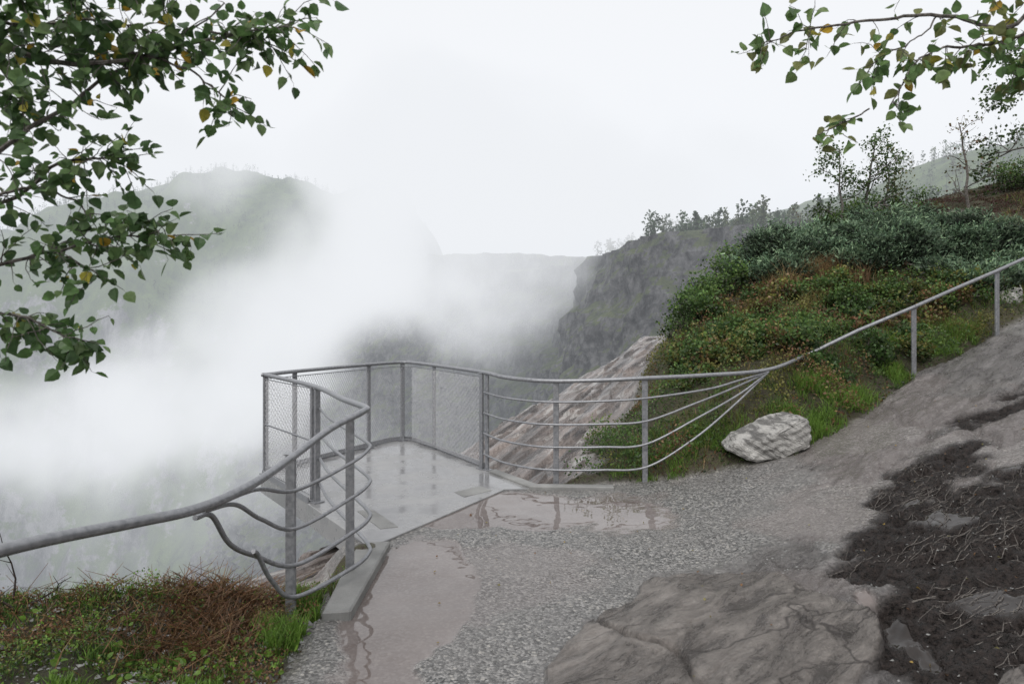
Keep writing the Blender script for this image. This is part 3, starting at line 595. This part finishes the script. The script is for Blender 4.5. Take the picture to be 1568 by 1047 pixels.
BL = [([(-3.0, 1.9, 2.5), (-1.95, 2.2, 2.80), (-1.6, 2.3, 2.76), (-1.33, 2.35, 2.79), (-1.07, 2.4, 2.88), (-.80, 2.4, 2.93)], .014, 1.5),
      ([(-1.33, 2.35, 2.79), (-1.15, 2.38, 2.76), (-1.03, 2.4, 2.70), (-.98, 2.4, 2.64)], .005, 1.4),
      ([(-1.07, 2.4, 2.88), (-.93, 2.42, 2.88), (-.86, 2.42, 2.80)], .004, 1.6),
      ([(-3.0, 1.9, 2.2), (-1.9, 2.15, 2.30), (-1.6, 2.3, 2.55), (-1.44, 2.35, 2.70), (-1.22, 2.4, 2.82), (-1.0, 2.4, 3.0)], .011, .9),
      ([(-3.0, 1.9, 2.0), (-1.9, 2.3, 2.22), (-1.6, 2.4, 2.42), (-1.45, 2.4, 2.45), (-1.36, 2.4, 2.47)], .009, 1.0),
      ([(-1.9, 2.3, 2.22), (-1.66, 2.35, 2.30), (-1.55, 2.4, 2.25), (-1.47, 2.4, 2.16)], .006, 1.3),
      ([(-3.0, 1.9, 1.8), (-1.88, 2.3, 2.02), (-1.6, 2.4, 2.12), (-1.42, 2.45, 2.17), (-1.27, 2.5, 2.2)], .009, 1.5),
      ([(-1.6, 2.4, 2.12), (-1.52, 2.4, 2.07), (-1.42, 2.4, 2.02)], .004, 2.2),
      ([(-3.0, 1.9, 1.6), (-2.0, 2.3, 1.90), (-1.75, 2.35, 1.90), (-1.64, 2.4, 1.84), (-1.57, 2.4, 1.82)], .007, 1.2),
      ([(-3.0, 1.8, 3.0), (-2.0, 2.1, 3.0), (-1.6, 2.2, 2.95), (-1.3, 2.3, 3.0), (-1.0, 2.35, 3.02)], .012, 1.6),
      ([(-3.0, 1.8, 2.9), (-2.0, 2.2, 2.9), (-1.7, 2.3, 2.86), (-1.45, 2.35, 2.9), (-1.25, 2.35, 2.86)], .01, 1.6),
      ([(-3.0, 1.8, 2.6), (-2.0, 2.2, 2.62), (-1.8, 2.3, 2.62), (-1.68, 2.35, 2.60)], .008, 1.3)]
FG = [(.06, .108, .042), (.075, .135, .047), (.095, .155, .06), (.115, .17, .07), (.05, .093, .037)]
fore_tree("birch_tree.001", [(-3.1, 1.9, -.1), (-3.15, 1.9, 1.2), (-3.0, 1.9, 2.4), (-2.9, 1.8, 3.6), (-2.8, 1.8, 4.6)], BL, FG, .047, .05)
BR = [([(3.7, 2.6, 3.0), (2.5, 2.9, 3.36), (2.17, 3.0, 3.17), (1.88, 3.0, 3.21), (1.57, 3.0, 3.18), (1.28, 3.0, 3.13), (1.12, 3.0, 3.08)], .013, .62),
      ([(3.7, 2.6, 2.8), (2.45, 2.9, 3.2), (2.17, 3.0, 3.11), (1.97, 3.0, 3.08), (1.80, 3.0, 3.06), (1.67, 3.0, 2.98), (1.57, 3.0, 2.80)], .010, .8),
      ([(1.57, 3.0, 2.80), (1.42, 3.0, 2.74), (1.34, 3.0, 2.70)], .004, 1.5),
      ([(1.88, 3.0, 3.21), (1.78, 3.0, 3.10), (1.62, 3.0, 3.02), (1.55, 3.0, 2.92)], .004, 1.1),
      ([(3.7, 2.6, 2.9), (2.6, 2.9, 3.05), (2.3, 3.0, 3.0), (2.2, 3.0, 2.95)], .008, .8),
      ([(2.5, 2.9, 3.36), (2.2, 3.0, 3.32), (1.95, 3.0, 3.3), (1.7, 3.0, 3.32)], .006, .7)]
fore_tree("birch_tree.002", [(3.8, 2.5, .5), (3.85, 2.5, 1.8), (3.7, 2.6, 3.0), (3.6, 2.6, 4.6)], BR, [(.08, .14, .05), (.10, .165, .06), (.12, .175, .065), (.155, .17, .065)], .056, .06)

mb = MB()
px = rng.uniform(-.8, 5.5, 900); py = rng.uniform(3, 8, 900); zz, veg, gr, md, pd, ws, oc = terrain(px, py, True); k = (ws < .1) & (rng.uniform(size=900) < .1 + .35 * md)
P = np.stack([px, py, zz + .006], 1)[k]; n = len(P)
D = norm(np.stack([rng.normal(size=n), rng.normal(size=n), rng.normal(size=n) * .1], 1)); ovate(mb, P, D, rng.uniform(.012, .026, n), pick(n, [(.26, .18, .05), (.18, .10, .05), (.2, .18, .08)], .3))
mb.build("fallen_leaves", [M_LEAF])
mb = MB()
tx = rng.uniform(1.6, 5, 2400); ty = rng.uniform(2.8, 6.5, 2400); q = terrain(tx, ty, True)[3]; kk = (q > .5) & (fbm(tx * 1.5, ty * 1.5, 2, 8) > -.1)
for cx, cy in zip(tx[kk], ty[kk]):
    a = rng.normal() * .5 + .5; L = rng.uniform(.03, .2); ax = []; ay = []
    for t in (-.5, -.2, .15, .5): ax.append(cx + math.cos(a) * L * t + rng.normal() * .008); ay.append(cy + math.sin(a) * L * t + rng.normal() * .008)
    mb.tube(np.stack([ax, ay, TZ(ax, ay) + .006], 1), rng.uniform(.0012, .003), 4, cap=False)
if mb.n: mb.build("twig_litter", [M_BARK])
mb = MB()
px = np.concatenate([rng.uniform(-1, 5, 3800), rng.uniform(-3.6, -1.2, 2200)]); py = np.concatenate([rng.uniform(3, 8, 3800), rng.uniform(3, 4.4, 2200)]); zz, veg, gr, md, pd, ws, oc = terrain(px, py, True); k = (ws < .1) & ((veg < .2) | (px < -1)) & (pd < .5) & (oc < .5)
oct_ = np.array([(1, 0, 0), (0, 1, 0), (-1, 0, 0), (0, -1, 0), (0, 0, .7), (0, 0, -.5)]); of = np.array([(0, 1, 4), (1, 2, 4), (2, 3, 4), (3, 0, 4)])
for a_, b_, c_, mm in zip(px[k], py[k], zz[k], md[k]):
    if mm > .5 and rng.uniform() < .6: continue
    s = rng.uniform(.003, .010) * (rng.choice([1, 2, 3.5], p=[.65, .28, .07]) if a_ < -1.1 else 1); v = oct_ * s * rng.uniform(.6, 1.4, 3) + rng.normal(size=(6, 3)) * s * .15; mb.add(v + np.array([a_, b_, c_ + s * .2]), of)
mb.build("pebbles", [M_KERB])

# ------------------------------------------------------------------ distant gorge
def wall(name, plan, zb, ztop, mat, amp, back, n=300, rows=90):
    C = catmull([(*p, 0) for p in plan], 60)[:, :2]; L = np.concatenate([[0], np.cumsum(np.linalg.norm(np.diff(C, axis=0), axis=1))])
    s = np.linspace(0, L[-1], n); cx = np.interp(s, L, C[:, 0]); cy = np.interp(s, L, C[:, 1]); T = np.gradient(np.stack([cx, cy], 1), axis=0); T = norm(T); Nn = np.stack([-T[:, 1], T[:, 0]], 1)
    V = []; top = np.interp(s / L[-1], *ztop)
    def steps(zz):
        r = 0
        for hh, dd, sd in ((11., 2.2, 5), (4.2, .7, 6)):
            q = zz / hh + fbm(s * .045 + sd, zz * .01, 3, sd) * 1.6; r = r + (np.floor(q) + sm(.72, 1., q - np.floor(q))) * dd
        return r
    st = steps(top)
    for r in range(rows + 25):
        if r < rows:
            t = r / (rows - 1); zz = zb + (top - zb) * t; off = 12 + steps(zz) - st
        else:
            q = (r - rows + 1) / 25; zz = top + q * back[1]; off = 12 + q * back[0]
        rid = 1 - 2 * np.abs(fbm(s * .09 + zz * .02, zz * .02, 3, 3)); d = (fbm(s * .03, zz * .02, 4, 7) * 1.2 - rid * .5 + fbm(s * .25, zz * .2, 4, 17) * .4 + np.abs(fbm(s * .4 + zz * .1, zz * .16, 4, 27)) * .45) * amp * (1 if r < rows else max(0, 1 - q * 3))
        zz = zz + fbm(s * .08 + 3, np.full(n, 0.) + off * .08, 4, 8) * (2.5 if r >= rows else 1.6 * (r / rows) ** 6)
        V.append(np.stack([cx + Nn[:, 0] * (off + d), cy + Nn[:, 1] * (off + d), zz], 1))
    mb = MB(); V = np.array(V); mb.add(V.reshape(-1, 3), grid_faces(n, rows + 25)); mb.build(name, [mat], False); return V
V1 = wall("gorge_cliff", [(-30, 215), (0, 175), (8, 140), (14, 116), (30, 108), (52, 100), (90, 80), (150, 60)], -130, ([0, .25, .45, .6, 1], [16, 15.5, 16.5, 18.5, 20]), M_CLIFF, 5, (110, 8), 460, 190)
V2 = wall("gorge_back_wall", [(-95, 300), (-70, 250), (-40, 232), (0, 215), (40, 220)], -130, ([0, 1], [27, 22]), M_CLIFF, 10, (60, -14), 260, 120)
def hfield(name, x0, x1, y0, y1, nx, ny, fn, mat):
    X, Y = np.meshgrid(np.linspace(x0, x1, nx), np.linspace(y0, y1, ny)); x = X.ravel(); y = Y.ravel(); z = fn(x, y)
    mb = MB(); mb.add(np.stack([x, y, z], 1), grid_faces(nx, ny)); mb.build(name, [mat], True)
def mz(x, y):
    Zr = np.interp(x, [-900, -420, -300, -238, -182, -134, -94, -40], [120, 60, 62, 84, 97, 86, 84, 74])
    yy = y + fbm(x * .012, y * .012, 4, 4) * 50; t = np.clip((yy - 235) / 185, 0, 1)
    g = .62 * sm(0, .45, t) + .38 * sm(.25, 1, t)
    z = -125 + (Zr + 125) * g + fbm(x * .03, y * .03, 5, 6) * 12 - np.abs(fbm(x * .02 + 4, y * .006, 3, 12)) * 30 * (1 - .6 * t)
    z = z - np.maximum(y - 430, 0) * .35
    return -125 + (z + 125) * sm(-10, -75, x - (y - 330) * .12)
hfield("mountain", -900, 10, 200, 700, 430, 260, mz, M_MOUNT)
def hz2(x, y): return 8 + 56 * sm(60, 200, x + (y - 200) * .2) * sm(120, 240, y) + fbm(x * .03, y * .03, 4, 2) * 6
hfield("forested_hill", 50, 520, 115, 420, 150, 90, hz2, M_MOUNT)
def forest(name, P, h, pal, per, conif=.4):
    mb = MB(); n = len(P); H = h * rng.uniform(.4, 1.25, n); con = rng.uniform(size=n) < conif
    for i in range(n): mb.tube([P[i] - np.array([0, 0, .5]), P[i] + np.array([0, 0, H[i] * .75])], [H[i] * .018, H[i] * .008], 3, (.06, .055, .05), cap=False)
    t = rng.uniform(0, 1, (n, per)); a = rng.uniform(0, 6.28, (n, per)); rad = np.where(con[:, None], (1 - t) * .22, .26 * np.sqrt(np.clip(1 - (2 * t - 1) ** 2, 0, 1))) * np.sqrt(rng.uniform(0, 1, (n, per))) * H[:, None]
    Q = np.stack([P[:, 0:1] + np.cos(a) * rad, P[:, 1:2] + np.sin(a) * rad, P[:, 2:3] + H[:, None] * (.15 + .85 * t)], -1).reshape(-1, 3)
    c = np.repeat(pick(n, pal, .3), per, 0) * rng.uniform(.6, 1.4, (n * per, 1)); sz = np.repeat(H, per) * .13
    diamonds(mb, Q, sz, c, -.2, .7); mb.build(name, [M_LEAF])
FP = [(.055, .085, .042), (.065, .10, .047), (.045, .07, .037), (.085, .105, .05)]
k = rng.integers(190, 210, 900); j = rng.integers(105, 450, 900); P = V1[k, j] + np.array([0, 0, -.3]); forest("distant_tree_line", P, 4.6, FP, 90, .3)
m_ = 5200; fx = rng.uniform(-600, -50, m_); fy = rng.uniform(225, 440, m_); fz = mz(fx, fy); s_ = (mz(fx, fy + 3) - fz) / 3; kk = (s_ < 1.5) & (fz > -100) & (fbm(fx * .03, fy * .03, 3, 66) > -.15)
forest("mountain_forest", np.stack([fx, fy, fz], 1)[kk], 4.2, [(.035, .065, .022), (.045, .08, .027), (.06, .095, .032)], 26)
fx = rng.uniform(60, 330, 1300); fy = rng.uniform(125, 300, 1300); forest("hill_forest", np.stack([fx, fy, hz2(fx, fy)], 1), 6, FP, 26)

# ------------------------------------------------------------------ mist (gorge volumes whose own emission stands in for scattered daylight)
def vbox(name, lo, hi, mat):
    mb = MB()
    v = [(x, y, z) for z in (lo[2], hi[2]) for x, y in ((lo[0], lo[1]), (hi[0], lo[1]), (hi[0], hi[1]), (lo[0], hi[1]))]
    mb.add(v, [(3, 2, 1, 0), (4, 5, 6, 7), (0, 1, 5, 4), (1, 2, 6, 5), (2, 3, 7, 6), (3, 0, 4, 7)]); return mb.build(name, [mat])
m, nt, out = newmat("valley_haze"); dn = .0012
ab = N(nt, "ShaderNodeVolumeAbsorption", {"Color": (0, 0, 0, 1), "Density": dn}); em = N(nt, "ShaderNodeEmission", {"Color": (.80, .84, .90, 1), "Strength": dn})  # haze glows by itself in place of scattered skylight
ad = N(nt, "ShaderNodeAddShader", {0: ab.outputs[0], 1: em.outputs[0]}); nt.links.new(ad.outputs[0], out.inputs["Volume"])
vbox("valley_haze", (-2400, 24, -160), (2400, 2400, 115), m)
m, nt, out = newmat("waterfall_mist"); g = N(nt, "ShaderNodeNewGeometry"); pos = g.outputs["Position"]
wn = N(nt, "ShaderNodeTexNoise", {"Vector": pos, "Scale": .03, "Detail": 1.})
wv = N(nt, "ShaderNodeVectorMath", {0: wn.outputs["Color"], 1: (.5, .5, .5)}, operation='SUBTRACT'); wv2 = N(nt, "ShaderNodeVectorMath", {0: wv.outputs[0], "Scale": 32.}, operation='SCALE')
wp = N(nt, "ShaderNodeVectorMath", {0: pos, 1: wv2.outputs[0]}, operation='ADD').outputs[0]
S = None
for (cx, cz, rx, rz, amp) in [(-29, 30, 15, 19, 1.5), (-36, 13, 17, 18, 1.4), (-46, 2, 21, 20, 1.25), (-60, -10, 26, 20, 1.0), (-80, -17, 32, 19, .85), (-106, -21, 34, 19, .75), (-6, 36, 46, 20, 1.7), (16, 29, 32, 13, 1.25), (40, 33, 24, 9, .8), (-70, 36, 30, 9, .95), (-14, 12, 38, 28, .75), (10, 12, 26, 22, .3), (-66, -34, 50, 24, .42)]:
    mp = N(nt, "ShaderNodeVectorMath", {0: wp, 1: (cx, 145, cz)}, operation='SUBTRACT'); dv = N(nt, "ShaderNodeVectorMath", {0: mp.outputs[0], 1: (1 / rx, 1 / 34, 1 / rz)}, operation='MULTIPLY')
    ln = N(nt, "ShaderNodeVectorMath", {0: dv.outputs[0]}, operation='LENGTH').outputs["Value"]
    b = math_(nt, 'MULTIPLY', math_(nt, 'SUBTRACT', 1., ln, clamp=True), amp); S = b if S is None else math_(nt, 'ADD', S, b)
n4 = noise(nt, pos, .045, 3, .65); f = math_(nt, 'ADD', S, math_(nt, 'MULTIPLY_ADD', n4, 2.3, -1.25)); f = math_(nt, 'MAXIMUM', f, 0.)
f = math_(nt, 'MULTIPLY', f, math_(nt, 'MULTIPLY', S, 2.5, clamp=True)); f = math_(nt, 'MULTIPLY', f, .075)
ab = N(nt, "ShaderNodeVolumeAbsorption", {"Color": (0, 0, 0, 1), "Density": f}); em = N(nt, "ShaderNodeEmission", {"Color": (.87, .89, .92, 1), "Strength": f})  # mist brightness is self-emission standing in for multiple scattering
ad = N(nt, "ShaderNodeAddShader", {0: ab.outputs[0], 1: em.outputs[0]}); nt.links.new(ad.outputs[0], out.inputs["Volume"])
try: m.cycles.volume_step_rate = .8
except Exception as ex: print(ex)
vbox("waterfall_mist", (-142, 110, -60), (66, 180, 58), m)

# ------------------------------------------------------------------ world, sun, camera
w = bpy.data.worlds.new("World"); scene.world = w; w.use_nodes = True; nt = w.node_tree; nt.nodes.clear()
sky = nt.nodes.new("ShaderNodeTexSky"); sky.sky_type = 'NISHITA'; sky.sun_disc = False; sky.sun_elevation = math.radians(50); sky.sun_rotation = math.radians(200); sky.air_density = 1.; sky.dust_density = 6.
hs = N(nt, "ShaderNodeHueSaturation", {"Saturation": .2, "Color": sky.outputs[0]}); b1 = N(nt, "ShaderNodeBackground", {"Color": hs.outputs[0], "Strength": .05})
b2 = N(nt, "ShaderNodeBackground", {"Color": (.855, .86, .872, 1), "Strength": .96}); ad = N(nt, "ShaderNodeAddShader", {0: b1.outputs[0], 1: b2.outputs[0]})
o = nt.nodes.new("ShaderNodeOutputWorld"); nt.links.new(ad.outputs[0], o.inputs[0])
sd = bpy.data.lights.new("sun", 'SUN'); sd.energy = 1.1; sd.angle = math.radians(15); sd.color = (1, .97, .93); so = bpy.data.objects.new("sun", sd); COL.objects.link(so)
so.rotation_euler = (math.radians(40), 0, math.radians(-20))
cd = bpy.data.cameras.new("camera"); cam = bpy.data.objects.new("camera", cd); COL.objects.link(cam); cam.location = (0, 0, 1.875); cam.rotation_euler = (math.radians(90), 0, 0)
cd.lens = 24; cd.sensor_width = 36; cd.shift_y = -.022; cd.clip_end = 6000; cd.clip_start = .05; scene.camera = cam
cd.dof.use_dof = True; cd.dof.focus_distance = 7.5; cd.dof.aperture_fstop = 4.0
scene.view_settings.view_transform = 'Standard'; scene.view_settings.look = 'None'; scene.view_settings.exposure = 0
